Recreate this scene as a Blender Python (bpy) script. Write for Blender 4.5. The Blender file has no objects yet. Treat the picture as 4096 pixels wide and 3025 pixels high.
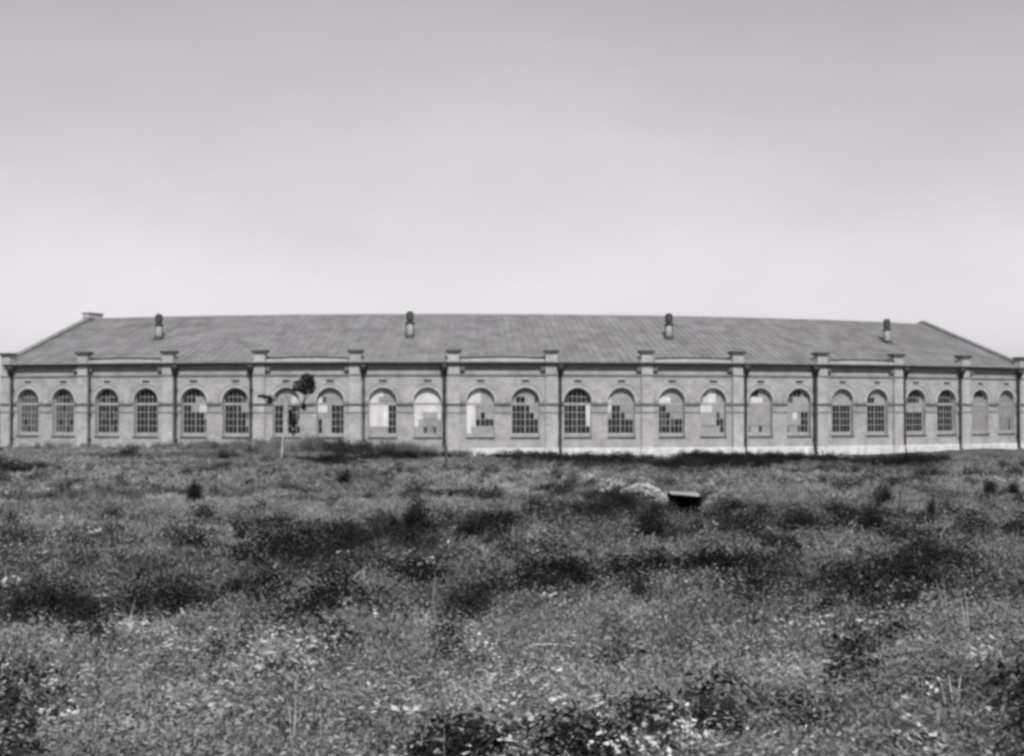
import bpy, math, random
import numpy as np
from mathutils import Vector
random.seed(7); RNG = np.random.default_rng(7)
S = bpy.context.scene
COL = S.collection
# ------------------------------------------------------------------ camera, sky, sun, exposure
EYE = 3.704
cam = bpy.data.cameras.new('camera'); cam.sensor_width = 36; cam.lens = 48.38
cam.clip_start = .1; cam.clip_end = 6000
co = bpy.data.objects.new('camera', cam); COL.objects.link(co)
co.location = (0, 0, EYE); co.rotation_euler = (math.radians(90 + 1.204), 0, 0)
cam.dof.use_dof = False
S.camera = co
SUN_EL, SUN_AZ = math.radians(45), math.radians(6)      # behind the camera, a little to the right
w = bpy.data.worlds.new('World'); S.world = w; w.use_nodes = True
nt = w.node_tree; bg = nt.nodes['Background']
sky = nt.nodes.new('ShaderNodeTexSky'); sky.sky_type = 'NISHITA'; sky.sun_disc = False
sky.sun_elevation = SUN_EL; sky.sun_rotation = math.pi - SUN_AZ
sky.air_density = 1.0; sky.dust_density = 1.0; sky.ozone_density = 1.0
# the film sees the sky in grey, mostly by its blue light
sp = nt.nodes.new('ShaderNodeSeparateColor'); nt.links.new(sky.outputs[0], sp.inputs[0])
m1 = nt.nodes.new('ShaderNodeMath'); m1.operation = 'MULTIPLY'; m1.inputs[1].default_value = .42
m2 = nt.nodes.new('ShaderNodeMath'); m2.operation = 'MULTIPLY_ADD'; m2.inputs[1].default_value = .58
nt.links.new(sp.outputs[0], m1.inputs[0]); nt.links.new(sp.outputs[2], m2.inputs[0]); nt.links.new(m1.outputs[0], m2.inputs[2])
cc = nt.nodes.new('ShaderNodeCombineColor')
# faint high haze: the veil is a few per cent thicker here and there
tcw = nt.nodes.new('ShaderNodeTexCoord'); nsk = nt.nodes.new('ShaderNodeTexNoise'); nsk.inputs['Scale'].default_value = 3.2; nsk.inputs['Detail'].default_value = 7; nsk.inputs['Roughness'].default_value = .6
mpk = nt.nodes.new('ShaderNodeMapping'); mpk.inputs['Scale'].default_value = (1, 1, 2.2); nt.links.new(tcw.outputs['Generated'], mpk.inputs[0]); nt.links.new(mpk.outputs[0], nsk.inputs[0])
rsk = nt.nodes.new('ShaderNodeMapRange'); rsk.inputs[1].default_value = .3; rsk.inputs[2].default_value = .7; rsk.inputs[3].default_value = .93; rsk.inputs[4].default_value = 1.06
nt.links.new(nsk.outputs[0], rsk.inputs[0]); mvk = nt.nodes.new('ShaderNodeMath'); mvk.operation = 'MULTIPLY'; nt.links.new(m2.outputs[0], mvk.inputs[0]); nt.links.new(rsk.outputs[0], mvk.inputs[1]); m2 = mvk
for k, v in enumerate((.995, .955, 1.005)):
    mm = nt.nodes.new('ShaderNodeMath'); mm.operation = 'MULTIPLY'; mm.inputs[1].default_value = v
    nt.links.new(m2.outputs[0], mm.inputs[0]); nt.links.new(mm.outputs[0], cc.inputs[k])
nt.links.new(cc.outputs[0], bg.inputs[0]); bg.inputs[1].default_value = .131
sl = bpy.data.lights.new('sun', 'SUN'); sl.energy = 4.2; sl.angle = math.radians(1.2); sl.color = (.995, .965, .99)
so = bpy.data.objects.new('sun', sl); COL.objects.link(so)
so.rotation_euler = (math.pi / 2 - SUN_EL, 0, SUN_AZ)
S.view_settings.view_transform = 'Standard'; S.view_settings.look = 'None'
S.view_settings.gamma = 1; S.view_settings.exposure = 0; S.view_settings.use_curve_mapping = False
S.cycles.pixel_filter_type = 'GAUSSIAN'; S.cycles.filter_width = 3.8
S.cycles.max_bounces = 4; S.cycles.diffuse_bounces = 2; S.cycles.transparent_max_bounces = 4

# ------------------------------------------------------------------ materials
def mat(name, base, rough=.9, var=0, scale=1., bump=0, bscale=20., metal=0, spec=.3, coords='Object', stretch=None, rnd=0, streak=0):
    m = bpy.data.materials.new(name); m.use_nodes = True; n = m.node_tree; N = n.nodes; L = n.links
    b = N['Principled BSDF']; b.inputs['Roughness'].default_value = rough; b.inputs['Metallic'].default_value = metal
    b.inputs['Specular IOR Level'].default_value = spec
    tc = N.new('ShaderNodeTexCoord'); src = tc.outputs[coords]
    if stretch:
        mp = N.new('ShaderNodeMapping'); mp.inputs['Scale'].default_value = stretch; L.new(src, mp.inputs[0]); src = mp.outputs[0]
    no = N.new('ShaderNodeTexNoise'); no.inputs['Scale'].default_value = scale; no.inputs['Detail'].default_value = 6
    no.inputs['Roughness'].default_value = .65; L.new(src, no.inputs[0])
    mr = N.new('ShaderNodeMapRange'); mr.inputs[1].default_value = .3; mr.inputs[2].default_value = .7
    mr.inputs[3].default_value = base * (1 - var); mr.inputs[4].default_value = base * (1 + var); L.new(no.outputs[0], mr.inputs[0])
    val = mr.outputs[0]
    if rnd:
        oi = N.new('ShaderNodeObjectInfo'); r = N.new('ShaderNodeMapRange'); r.inputs[3].default_value = 1 - rnd; r.inputs[4].default_value = 1 + rnd
        L.new(oi.outputs['Random'], r.inputs[0]); mu = N.new('ShaderNodeMath'); mu.operation = 'MULTIPLY'
        L.new(val, mu.inputs[0]); L.new(r.outputs[0], mu.inputs[1]); val = mu.outputs[0]
    if streak:
        mp2 = N.new('ShaderNodeMapping'); mp2.inputs['Scale'].default_value = (1.2, .12, 1) if coords == 'UV' else (1.2, 1.2, .12); L.new(tc.outputs[coords], mp2.inputs[0])
        n2 = N.new('ShaderNodeTexNoise'); n2.inputs['Scale'].default_value = 1.5; n2.inputs['Detail'].default_value = 5; L.new(mp2.outputs[0], n2.inputs[0])
        r = N.new('ShaderNodeMapRange'); r.inputs[1].default_value = .35; r.inputs[2].default_value = .65; r.inputs[3].default_value = 1 - streak; r.inputs[4].default_value = 1 + streak * .5
        L.new(n2.outputs[0], r.inputs[0]); mu = N.new('ShaderNodeMath'); mu.operation = 'MULTIPLY'; L.new(val, mu.inputs[0]); L.new(r.outputs[0], mu.inputs[1]); val = mu.outputs[0]
    L.new(val, b.inputs['Base Color'])
    if bump:
        nb = N.new('ShaderNodeTexNoise'); nb.inputs['Scale'].default_value = bscale; nb.inputs['Detail'].default_value = 4; L.new(src, nb.inputs[0])
        bp = N.new('ShaderNodeBump'); bp.inputs['Distance'].default_value = bump; L.new(nb.outputs[0], bp.inputs['Height']); L.new(bp.outputs[0], b.inputs['Normal'])
    return m

def brick_mat(name, base, contrast=1.):
    m = bpy.data.materials.new(name); m.use_nodes = True; n = m.node_tree; N = n.nodes; L = n.links
    b = N['Principled BSDF']; b.inputs['Roughness'].default_value = .92; b.inputs['Specular IOR Level'].default_value = .2
    tc = N.new('ShaderNodeTexCoord')
    br = N.new('ShaderNodeTexBrick'); L.new(tc.outputs['UV'], br.inputs['Vector'])
    br.inputs['Scale'].default_value = 1; br.inputs['Brick Width'].default_value = .27; br.inputs['Row Height'].default_value = .085
    br.inputs['Mortar Size'].default_value = .009; br.inputs['Mortar Smooth'].default_value = .3
    g = base
    br.inputs['Color1'].default_value = (g * .90,) * 3 + (1,); br.inputs['Color2'].default_value = (g * 1.08,) * 3 + (1,)
    br.inputs['Mortar'].default_value = (g * 1.06,) * 3 + (1,)
    no = N.new('ShaderNodeTexNoise'); no.inputs['Scale'].default_value = .9; no.inputs['Detail'].default_value = 7; no.inputs['Roughness'].default_value = .7
    L.new(tc.outputs['UV'], no.inputs[0])
    r1 = N.new('ShaderNodeMapRange'); r1.inputs[1].default_value = .3; r1.inputs[2].default_value = .7; r1.inputs[3].default_value = .68; r1.inputs[4].default_value = 1.22
    L.new(no.outputs[0], r1.inputs[0])
    mp = N.new('ShaderNodeMapping'); mp.inputs['Scale'].default_value = (.5, 5, 1); L.new(tc.outputs['UV'], mp.inputs[0])
    n3 = N.new('ShaderNodeTexNoise'); n3.inputs['Scale'].default_value = 1.6; n3.inputs['Detail'].default_value = 5; L.new(mp.outputs[0], n3.inputs[0])
    r3 = N.new('ShaderNodeMapRange'); r3.inputs[1].default_value = .3; r3.inputs[2].default_value = .7; r3.inputs[3].default_value = .90; r3.inputs[4].default_value = 1.08
    L.new(n3.outputs[0], r3.inputs[0])
    mu = N.new('ShaderNodeMath'); mu.operation = 'MULTIPLY'; L.new(r1.outputs[0], mu.inputs[0]); L.new(r3.outputs[0], mu.inputs[1])
    mx = N.new('ShaderNodeMix'); mx.data_type = 'RGBA'; mx.blend_type = 'MULTIPLY'; mx.inputs[0].default_value = 1
    L.new(br.outputs[0], mx.inputs[6]); L.new(mu.outputs[0], mx.inputs[7]); L.new(mx.outputs[2], b.inputs['Base Color'])
    bp = N.new('ShaderNodeBump'); bp.inputs['Distance'].default_value = .008; bp.invert = True; L.new(br.outputs['Fac'], bp.inputs['Height']); L.new(bp.outputs[0], b.inputs['Normal'])
    return m

def plant_mat(name, lo, hi, spread=.35, rough=.6, spec=.15):
    """Foliage colour: runs from LO to HI with the plant's own 'tone' (an attribute of each instance) and varies from plant to plant."""
    m = bpy.data.materials.new(name); m.use_nodes = True; n = m.node_tree; N = n.nodes; L = n.links
    b = N['Principled BSDF']; b.inputs['Roughness'].default_value = rough; b.inputs['Specular IOR Level'].default_value = spec
    at = N.new('ShaderNodeAttribute'); at.attribute_type = 'INSTANCER'; at.attribute_name = 'tone'
    r = N.new('ShaderNodeMapRange'); r.inputs[3].default_value = lo; r.inputs[4].default_value = hi; L.new(at.outputs['Fac'], r.inputs[0])
    oi = N.new('ShaderNodeObjectInfo'); r2 = N.new('ShaderNodeMapRange'); r2.inputs[3].default_value = 1 - spread; r2.inputs[4].default_value = 1 + spread
    L.new(oi.outputs['Random'], r2.inputs[0])
    mu = N.new('ShaderNodeMath'); mu.operation = 'MULTIPLY'; L.new(r.outputs[0], mu.inputs[0]); L.new(r2.outputs[0], mu.inputs[1])
    L.new(mu.outputs[0], b.inputs['Base Color'])
    return m

M = dict(
    brick=brick_mat('brick', .355), brick_light=brick_mat('brick_trim', .395), brick_dark=brick_mat('brick_dark_tone', .14),  # brick_dark: deep grey brick, also colours the bracket-shadow blocks
    brick_mid=brick_mat('brick_shaded', .22), brick_belt=brick_mat('brick_belt', .31),  # brick_mid is darkened to strengthen the shadow under the eaves
    plinth=mat('whitewashed_plinth', .55, .9, .24, 1.6, .01, 9, coords='UV', streak=.25),
    cap=mat('zinc_cap', .055, .6, .3, 2), roof=mat('roof_sheet_metal', .185, .7, .28, .7, .004, 6, rnd=.06, streak=.10),
    roof_under=mat('roof_boarding', .22, .9, .2), ridge=mat('ridge_metal', .24, .6, .2, 1),
    gutter=mat('gutter_metal', .03, .6, .3, 2), gutter_board=mat('gutter_board', .34, .8, .2, 2),
    pipe=mat('downpipe_metal', .03, .6, .3, 3), frame=mat('window_frame_paint', .28, .8, .25, 3),
    glass=mat('window_glass', .010, .35, .5, 3, .002, 3, spec=.22, rnd=.35), glass_grey=mat('reflection_grey_glass', .055, .5, .3, 3, spec=.4, rnd=.3),  # glass_grey: pane reflection and haze put into the base colour
    board_white=mat('white_infill', .54, .9, .14, 1.5, streak=.12), board=mat('grey_infill', .26, .9, .18, 2.0, .006, 8, rnd=.12), board_grey=mat('dull_infill', .21, .9, .18, 2, .006, 8, rnd=.12),
    vent=mat('vent_metal', .27, .6, .2, 4), cowl=mat('cowl_metal', .05, .7, .3, 4),
    coping=mat('coping_metal', .22, .7, .25, 2), stone=mat('stone_white', .62, .9, .15, 3, .01, 12),
    concrete=mat('culvert_concrete', .33, .9, .25, 3, .01, 14), black=mat('culvert_darkness', .006, 1, .4, 5, spec=0), bark=mat('pale_bark', .34, .9, .35, 9, .003, 40),  # black: darkness of the culvert hole painted onto its inner faces
    dark_bark=mat('twig_bark', .05, .9, .3, 9), wood=mat('weathered_post', .07, .9, .35, 6, .003, 30), interior=mat('interior_floor', .06, .95, .2),
    spoil=mat('spoil_earth', .37, .95, .3, 3, .02, 10),
    bush=mat('bush_leaf', .010, .8, .5, 7, rnd=.3, spec=.04), tree_leaf=mat('sapling_leaf', .03, .6, .4, 7), far_leaf=mat('far_tree_leaf', .05, .7, .4, 2),
)

# ------------------------------------------------------------------ mesh helpers
class MB:
    def __init__(s): s.v = []; s.f = []
    def quad(s, *p):
        i = len(s.v); s.v += [tuple(q) for q in p]; s.f.append(tuple(range(i, i + len(p)))); return s
    def hexa(s, c):          # 8 corners: bottom 4 (ccw from above), top 4
        i = len(s.v); s.v += [tuple(q) for q in c]
        for a in ((3, 2, 1, 0), (4, 5, 6, 7), (0, 1, 5, 4), (1, 2, 6, 5), (2, 3, 7, 6), (3, 0, 4, 7)): s.f.append(tuple(i + k for k in a))
        return s
    def tube(s, pts, rad, n=8, cap=True):
        i0 = len(s.v); pts = [Vector(p) for p in pts]
        for k, p in enumerate(pts):
            d = (pts[min(k + 1, len(pts) - 1)] - pts[max(k - 1, 0)]).normalized()
            a = d.orthogonal().normalized() if abs(d.z) < .9 else Vector((1, 0, 0)); a = (a - d * a.dot(d)).normalized(); b = d.cross(a)
            r = rad[k] if hasattr(rad, '__len__') else rad
            for j in range(n):
                t = 2 * math.pi * j / n; s.v.append(tuple(p + a * r * math.cos(t) + b * r * math.sin(t)))
        for k in range(len(pts) - 1):
            for j in range(n):
                a = i0 + k * n + j; b = i0 + k * n + (j + 1) % n; s.f.append((a, b, b + n, a + n))
        if cap:
            s.f.append(tuple(i0 + j for j in range(n))[::-1]); s.f.append(tuple(i0 + (len(pts) - 1) * n + j for j in range(n)))
        return s
    def mesh(s, name, m):
        me = bpy.data.meshes.new(name); me.from_pydata(s.v, [], s.f); me.update()
        V = np.array(s.v); uv = np.empty((len(me.loops), 2)); k = 0
        for p in me.polygons:
            nx, ny, nz = p.normal
            idx = list(p.vertices); c = V[idx]
            if abs(nz) < .7:
                l = math.hypot(nx, ny) or 1; uv[k:k + len(idx), 0] = c[:, 0] * (-ny / l) + c[:, 1] * (nx / l); uv[k:k + len(idx), 1] = c[:, 2]
            else: uv[k:k + len(idx)] = c[:, :2]
            k += len(idx)
        u = me.uv_layers.new(name='UVMap'); u.data.foreach_set('uv', uv.ravel())
        me.materials.append(m); return me
    def build(s, name, m, parent=None, smooth=False):
        return link(name, s.mesh(name, m), parent, smooth)

def link(name, me, parent=None, smooth=False):
    o = bpy.data.objects.new(name, me); COL.objects.link(o)
    if smooth:
        for p in me.polygons: p.use_smooth = True
    if parent: adopt(o, parent)
    return o
def world_loc(o):
    v = Vector(o.location)
    while o.parent: o = o.parent; v += o.location
    return v
def adopt(o, parent): o.parent = parent; o.location = Vector(o.location) - world_loc(parent)
def empty(name, loc, label, cat, group=None):
    o = bpy.data.objects.new(name, None); COL.objects.link(o); o.location = loc; o.empty_display_size = .3
    tag(o, label, cat, group); return o
def tag(o, label, cat, group=None):
    o['label'] = label; o['category'] = cat
    if group: o['group'] = group
    return o

# ------------------------------------------------------------------ layout of the fan-shaped building (polygonal outer arc, 12 bays)
LB, DL, XC, YC, ROT = 7.3058, .0826987, -6.3716, 102.446, .105528
DR, HR, HE = 10.449, 11.224, 7.0
R = LB / (2 * math.sin(DL / 2)); CX, CY = XC, YC + R
def ang(i): return ROT + (i - 6) * DL
def vert(i, r=R, z=0.): a = ang(i); return Vector((CX + r * math.sin(a), CY - r * math.cos(a), z))

# ------------------------------------------------------------------ terrain
def vnoise(x, y, seed):
    xi = np.floor(x).astype(np.int64); yi = np.floor(y).astype(np.int64); fx = x - xi; fy = y - yi
    fx = fx * fx * (3 - 2 * fx); fy = fy * fy * (3 - 2 * fy)
    def h(a, b):
        n = (a * 374761393 + b * 668265263 + seed * 974711) & 0xffffffff
        n = ((n ^ (n >> 13)) * 1274126177) & 0xffffffff
        return ((n ^ (n >> 16)) & 0xffff) / 65535.
    return (h(xi, yi) * (1 - fx) + h(xi + 1, yi) * fx) * (1 - fy) + (h(xi, yi + 1) * (1 - fx) + h(xi + 1, yi + 1) * fx) * fy
def fbm(x, y, seed, o=4, lac=2.1, g=.5):
    s = 0; a = 1; t = 0
    for k in range(o): s = s + a * (vnoise(x, y, seed + k * 17) - .5); t += a; a *= g; x = x * lac + 3.7; y = y * lac - 1.3
    return s / t * 2
def sm(x, a, b): t = np.clip((x - a) / (b - a), 0, 1); return t * t * (3 - 2 * t)
DITCH = [(-9, 9.2), (-5.2, 10.2), (-3.7, 12), (-3.0, 13.7), (-2.6, 16), (-2.3, 19.2), (-1.2, 21.5), (.3, 21.5), (1.6, 21.8), (2.6, 23), (3.4, 27)]
def seg_dist(x, y, P):
    d = np.full(np.shape(x), 1e9)
    for (ax, ay), (bx, by) in zip(P, P[1:]):
        dx, dy = bx - ax, by - ay; t = np.clip(((x - ax) * dx + (y - ay) * dy) / (dx * dx + dy * dy), 0, 1)
        d = np.minimum(d, np.hypot(x - ax - t * dx, y - ay - t * dy))
    return d
def blob(x, y, cx, cy, sx, sy, rot=0):
    c, s = math.cos(rot), math.sin(rot); u = (x - cx) * c + (y - cy) * s; v = -(x - cx) * s + (y - cy) * c
    return np.exp(-.5 * ((u / sx) ** 2 + (v / sy) ** 2))
CULV = (3.78, 30.0)
def ground_z(x, y):
    x = np.asarray(x, float); y = np.asarray(y, float)
    base = (EYE - 1.6) * (1 - np.clip((y - 4) / 96., 0, 1))
    d = np.hypot(x, y)
    rough = (.18 * fbm(x / 5.2, y / 6., 3) + .25 * fbm(x / 1.5, y / 1.9, 11, 3) * sm(d, 3, 12) + .16 * np.maximum(0, fbm(x / .9, y / 1.1, 13, 2)) * sm(d, 8, 16) + .10 * fbm(x / .42, y / .5, 29, 2) * (1 - sm(d, 40, 60)))
    rough = rough * (1 - .55 * sm(d, 70, 95)) + .35 * fbm(x / 24., y / 30., 5, 2) * sm(d, 12, 30) * (1 - sm(y, 70, 92))
    rough = rough * (1 - .9 * blob(x, y, CULV[0], CULV[1] - 1.2, 1.0, 2.2)); z = base + rough - .12 * sm(y, 80, 98) * sm(x, -8, 0)
    z = z - .32 * np.exp(-(seg_dist(x, y, DITCH) / .75) ** 2)
    z = z + .34 * blob(x, y, 2.5, 37, .75, 4.2, .16) + .22 * blob(x, y, 1.3, 43, 1.8, 1.8)       # spoil heap running to the culvert
    z = z + .42 * blob(x, y, -6.2, 15.6, 2.2, 1.4) + .22 * blob(x, y, 1.0, 17.3, 1.2, .9) + .26 * blob(x, y, 7, 27, 2.4, 2.0) + .2 * blob(x, y, 10, 33, 3, 2)
    u_, v_ = x - CULV[0], y - CULV[1]; z = z + .34 * np.exp(-(u_ / 1.5) ** 2) * sm(v_, .02, .18) * (1 - sm(v_, .8, 3.5)) * (1 - np.exp(-(u_ / .33) ** 6) * (v_ < .5)) + .26 * blob(x, y, CULV[0] + 1.1, CULV[1] - .1, .42, .7) + .22 * blob(x, y, CULV[0] - 1.1, CULV[1] - .1, .42, .6) - .85 * blob(x, y, CULV[0], CULV[1] - .5, .36, 1.2)                                       # hollow in front of the mouth
    ad = np.hypot(x - CX, y - CY)
    left = sm(-x, 4, 24)
    z = z + .58 * left * sm(y, 60, 92) + .25 * sm(x, 26, 36) * sm(y, 80, 96)
    near = 1 - np.clip((R + .2 - ad) / .2, 0, 1)                                                   # flat earth under the building
    return np.where((ad < R - .1) & (y > 60) & (np.abs(x) < 60) & (y < 150), np.minimum(z, -.05), z)
def gz(x, y): return float(ground_z(np.array([x]), np.array([y]))[0])
_F, _P = 48.38 / 36, math.radians(1.204)
def at(px, py):
    """The point of the terrain seen at photograph position (px, py), measured on a 2237 px wide copy."""
    u = (px - 1118.5) / 2237 / _F; v = -(py - 826) / 2237 / _F
    d = Vector((u, math.cos(_P) - v * math.sin(_P), math.sin(_P) + v * math.cos(_P)))
    ts = np.geomspace(3, 110, 900); X = d.x * ts; Y = d.y * ts; Z = EYE + d.z * ts; g = ground_z(X, Y)
    k = int(np.argmax(Z < g)) if (Z < g).any() else len(ts) - 1
    return Vector((X[k], Y[k], float(g[k])))

# ground sheet: rings round the viewpoint out to the horizon, finer towards the field
rr = np.concatenate([[.3, 1.5, 3], np.geomspace(4, 125, 520), np.geomspace(140, 3500, 24)])
fine = np.linspace(-27, 27, 620); coarse = np.linspace(30, 330, 61)
aa = np.radians(np.concatenate([fine, coarse]))
A, RR = np.meshgrid(aa, rr); X = RR * np.sin(A); Y = RR * np.cos(A)
Z = ground_z(X, Y); far = sm(RR, 130, 260); Z = Z * (1 - far) + far * np.where(Y > 0, -.2, 0)
nr, na = X.shape
V = np.stack([X.ravel(), Y.ravel(), Z.ravel()], 1)
i, j = np.meshgrid(np.arange(nr - 1), np.arange(na), indexing='ij'); j2 = (j + 1) % na
F = np.stack([i * na + j, i * na + j2, (i + 1) * na + j2, (i + 1) * na + j], -1).reshape(-1, 4)[:, ::-1]
def fast_mesh(name, V, F):
    me = bpy.data.meshes.new(name); nf, k = F.shape
    me.vertices.add(len(V)); me.vertices.foreach_set('co', np.ascontiguousarray(V, np.float32).ravel())
    me.loops.add(nf * k); me.loops.foreach_set('vertex_index', np.ascontiguousarray(F, np.int32).ravel())
    me.polygons.add(nf); me.polygons.foreach_set('loop_start', np.arange(nf, dtype=np.int32) * k)
    me.update(calc_edges=True); return me
gm = fast_mesh('ground', V, F); gm.polygons.foreach_set('use_smooth', np.ones(len(F), bool))
def ground_mat():
    m = bpy.data.materials.new('field_soil'); m.use_nodes = True; n = m.node_tree; N = n.nodes; L = n.links; b = N['Principled BSDF']
    b.inputs['Roughness'].default_value = 1; b.inputs['Specular IOR Level'].default_value = .1
    tc = N.new('ShaderNodeTexCoord'); vals = []
    for sc, lo, hi in ((.35, .6, 1.4), (3.5, .55, 1.45), (22, .6, 1.4)):
        no = N.new('ShaderNodeTexNoise'); no.inputs['Scale'].default_value = sc; no.inputs['Detail'].default_value = 6; L.new(tc.outputs['Object'], no.inputs[0])
        r = N.new('ShaderNodeMapRange'); r.inputs[1].default_value = .3; r.inputs[2].default_value = .7; r.inputs[3].default_value = lo; r.inputs[4].default_value = hi; L.new(no.outputs[0], r.inputs[0]); vals.append(r.outputs[0])
    a = N.new('ShaderNodeMath'); a.operation = 'MULTIPLY'; L.new(vals[0], a.inputs[0]); L.new(vals[1], a.inputs[1])
    c = N.new('ShaderNodeMath'); c.operation = 'MULTIPLY'; L.new(a.outputs[0], c.inputs[0]); L.new(vals[2], c.inputs[1])
    e = N.new('ShaderNodeMath'); e.operation = 'MULTIPLY'; e.inputs[1].default_value = .105; L.new(c.outputs[0], e.inputs[0]); L.new(e.outputs[0], b.inputs['Base Color'])
    bp = N.new('ShaderNodeBump'); bp.inputs['Distance'].default_value = .03; L.new(vals[2], bp.inputs['Height']); L.new(bp.outputs[0], b.inputs['Normal'])
    return m
gm.materials.append(ground_mat())
g = link('ground', gm); g['kind'] = 'structure'

# ------------------------------------------------------------------ the building
mid = Vector((CX, YC, 0))
B = empty('engine_shed', mid, 'long curved brick railway shed with paired arched windows and a low metal roof', 'building')

class Frame:                       # s along the wall, n outward, z up
    def __init__(f, i, j=None, t=None):
        if j is None:              # at a corner
            a = ang(i); f.o = vert(i); f.s = Vector((math.cos(a), math.sin(a), 0)); f.n = Vector((math.sin(a), -math.cos(a), 0))
        else:
            f.o = vert(i); e = vert(j) - f.o; f.s = e.normalized(); f.n = Vector((f.s.y, -f.s.x, 0))
    def p(f, s, n, z): return f.o + f.s * s + f.n * n + Vector((0, 0, z))
    def box(f, mb, s0, s1, n0, n1, z0, z1):
        return mb.hexa([f.p(s0, n1, z0), f.p(s1, n1, z0), f.p(s1, n0, z0), f.p(s0, n0, z0), f.p(s0, n1, z1), f.p(s1, n1, z1), f.p(s1, n0, z1), f.p(s0, n0, z1)])

def _extrude(f, s0, s1, prof):
    mb = MB(); n = len(prof); a = [f.p(s0, q, z) for q, z in prof]; b = [f.p(s1, q, z) for q, z in prof]
    mb.v = [tuple(q) for q in a + b]; mb.f = [tuple(range(n)), tuple(range(2 * n - 1, n - 1, -1))] + [(k, k + n, (k + 1) % n + n, (k + 1) % n) for k in range(n)]
    return mb
Frame.extrude = _extrude
WW, WR, SP, SILL, DEP = 2.06, 1.03, 4.10, 1.46, .42
WC = (.277 * LB, .735 * LB)
NA = 16
def arc(c, r): return [(c + r * math.cos(math.pi - math.pi * k / NA), SP + r * math.sin(math.pi * k / NA)) for k in range(NA + 1)]

def wall_bay(f):
    mb = MB(); H = 7.0; pr = 0.
    for c in WC:
        a, b = c - WR, c + WR
        mb.quad(f.p(pr, 0, -.6), f.p(a, 0, -.6), f.p(a, 0, H), f.p(pr, 0, H))
        mb.quad(f.p(a, 0, -.6), f.p(b, 0, -.6), f.p(b, 0, SILL), f.p(a, 0, SILL))
        P = arc(c, WR)
        for (s0, z0), (s1, z1) in zip(P, P[1:]):
            mb.quad(f.p(s0, 0, z0), f.p(s1, 0, z1), f.p(s1, 0, H), f.p(s0, 0, H))
            mb.quad(f.p(s0, -DEP, z0), f.p(s1, -DEP, z1), f.p(s1, 0, z1), f.p(s0, 0, z0))
        mb.quad(f.p(a, 0, SILL), f.p(a, -DEP, SILL), f.p(a, -DEP, SP), f.p(a, 0, SP))
        mb.quad(f.p(b, -DEP, SILL), f.p(b, 0, SILL), f.p(b, 0, SP), f.p(b, -DEP, SP))
        mb.quad(f.p(a, 0, SILL), f.p(b, 0, SILL), f.p(b, -DEP, SILL + .03), f.p(a, -DEP, SILL + .03))
        pr = b
    mb.quad(f.p(pr, 0, -.6), f.p(LB, 0, -.6), f.p(LB, 0, H), f.p(pr, 0, H))
    # inner face keeps the wall thick and the inside dark
    pr = 0.
    for c in WC:
        a, b = c - WR, c + WR
        mb.quad(f.p(pr, -.6, H), f.p(a, -.6, H), f.p(a, -.6, -.6), f.p(pr, -.6, -.6)); pr = b
        mb.quad(f.p(a, -.6, SILL), f.p(b, -.6, SILL), f.p(b, -.6, -.6), f.p(a, -.6, -.6))
        mb.quad(f.p(a, -.6, H), f.p(b, -.6, H), f.p(b, -.6, SP + WR), f.p(a, -.6, SP + WR))
    mb.quad(f.p(pr, -.6, H), f.p(LB, -.6, H), f.p(LB, -.6, -.6), f.p(pr, -.6, -.6))
    return mb

# what fills each window: two fanlight rows, then four rows of six; d dark glass, e glass greyed for reflection and haze, m grey infill, g dull infill, w white infill
FILL = [
 ('eeeeee', 'eeeeee', 'eeeeee', 'eeeeee', 'edeeee', 'eedeee'), ('eddeee', 'eeddee', 'eedeed', 'eeeeee', 'edeede', 'eeedee'),
 ('eddeee', 'ededde', 'dddddd', 'dedded', 'dddddd', 'dddede'), ('dddddd', 'dddddd', 'dddddd', 'dddddd', 'dddddd', 'dddddd'),
 ('ddddem', 'dddmmm', 'ddmmww', 'dddddm', 'ddddde', 'ddddde'), ('dddddd', 'ddddem', 'ddddmm', 'ddddde', 'dddddm', 'dddddd'),
 ('mmmmmm', 'mmmmww', 'ddmdde', 'ddmdde', 'ddmddm', 'ddmded'), ('mmmmmm', 'wemmmm', 'wwmddd', 'mmmddd', 'dmmddd', 'dmmddd'),
 ('wwwmmm', 'wwmmmm', 'wwwwdd', 'wwwwdd', 'wwwwdd', 'mmmmdd'), ('wwwwww', 'wwwwww', 'wwwwww', 'wwmmmw', 'wmgggm', 'mmegem'),
 ('mwwmmm', 'wwwmmm', 'wwmmmm', 'wwmdmm', 'wwdddd', 'wmmmmm'), ('mmmmmm', 'mddmme', 'ddddmm', 'dddddm', 'dddddd', 'dddddd'),
 ('dddddd', 'dddddd', 'dddddw', 'dddddw', 'dddddw', 'dddddd'), ('mmmmmm', 'wmmmmm', 'wddmmm', 'mdddmm', 'dddddd', 'dddddd'),
 ('mmmmmm', 'wwwmmm', 'ddmmmm', 'dedmmm', 'dededd', 'dddddd'), ('mmwwmm', 'mwwwmm', 'wwwmmm', 'mmmmem', 'mmmmdd', 'mmmmmd'),
 ('dddmmm', 'mwwwmm', 'mmmmmm', 'mmmmmm', 'mmmmmm', 'emmemm'), ('edddmd', 'demmmm', 'mmmmmm', 'mmwmdd', 'mmmmdd', 'emmedd'),
 ('mmmmmm', 'dmmmmm', 'dddddd', 'dddddd', 'dddddd', 'dddddd'), ('demmmd', 'dddmmm', 'dddddd', 'dddddd', 'dddddd', 'dddddd'),
 ('dddddd', 'ddddem', 'mmmmmm', 'dddddd', 'dddddd', 'dddddd'), ('ddddde', 'ddddde', 'dddddd', 'dddddd', 'dddddd', 'dddddd'),
 ('dddddg', 'gggggg', 'gggggg', 'gggggg', 'gggggg', 'gggggg'), ('gggggg', 'gggggg', 'gggggg', 'gggggg', 'ggggge', 'gggggd')]
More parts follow.
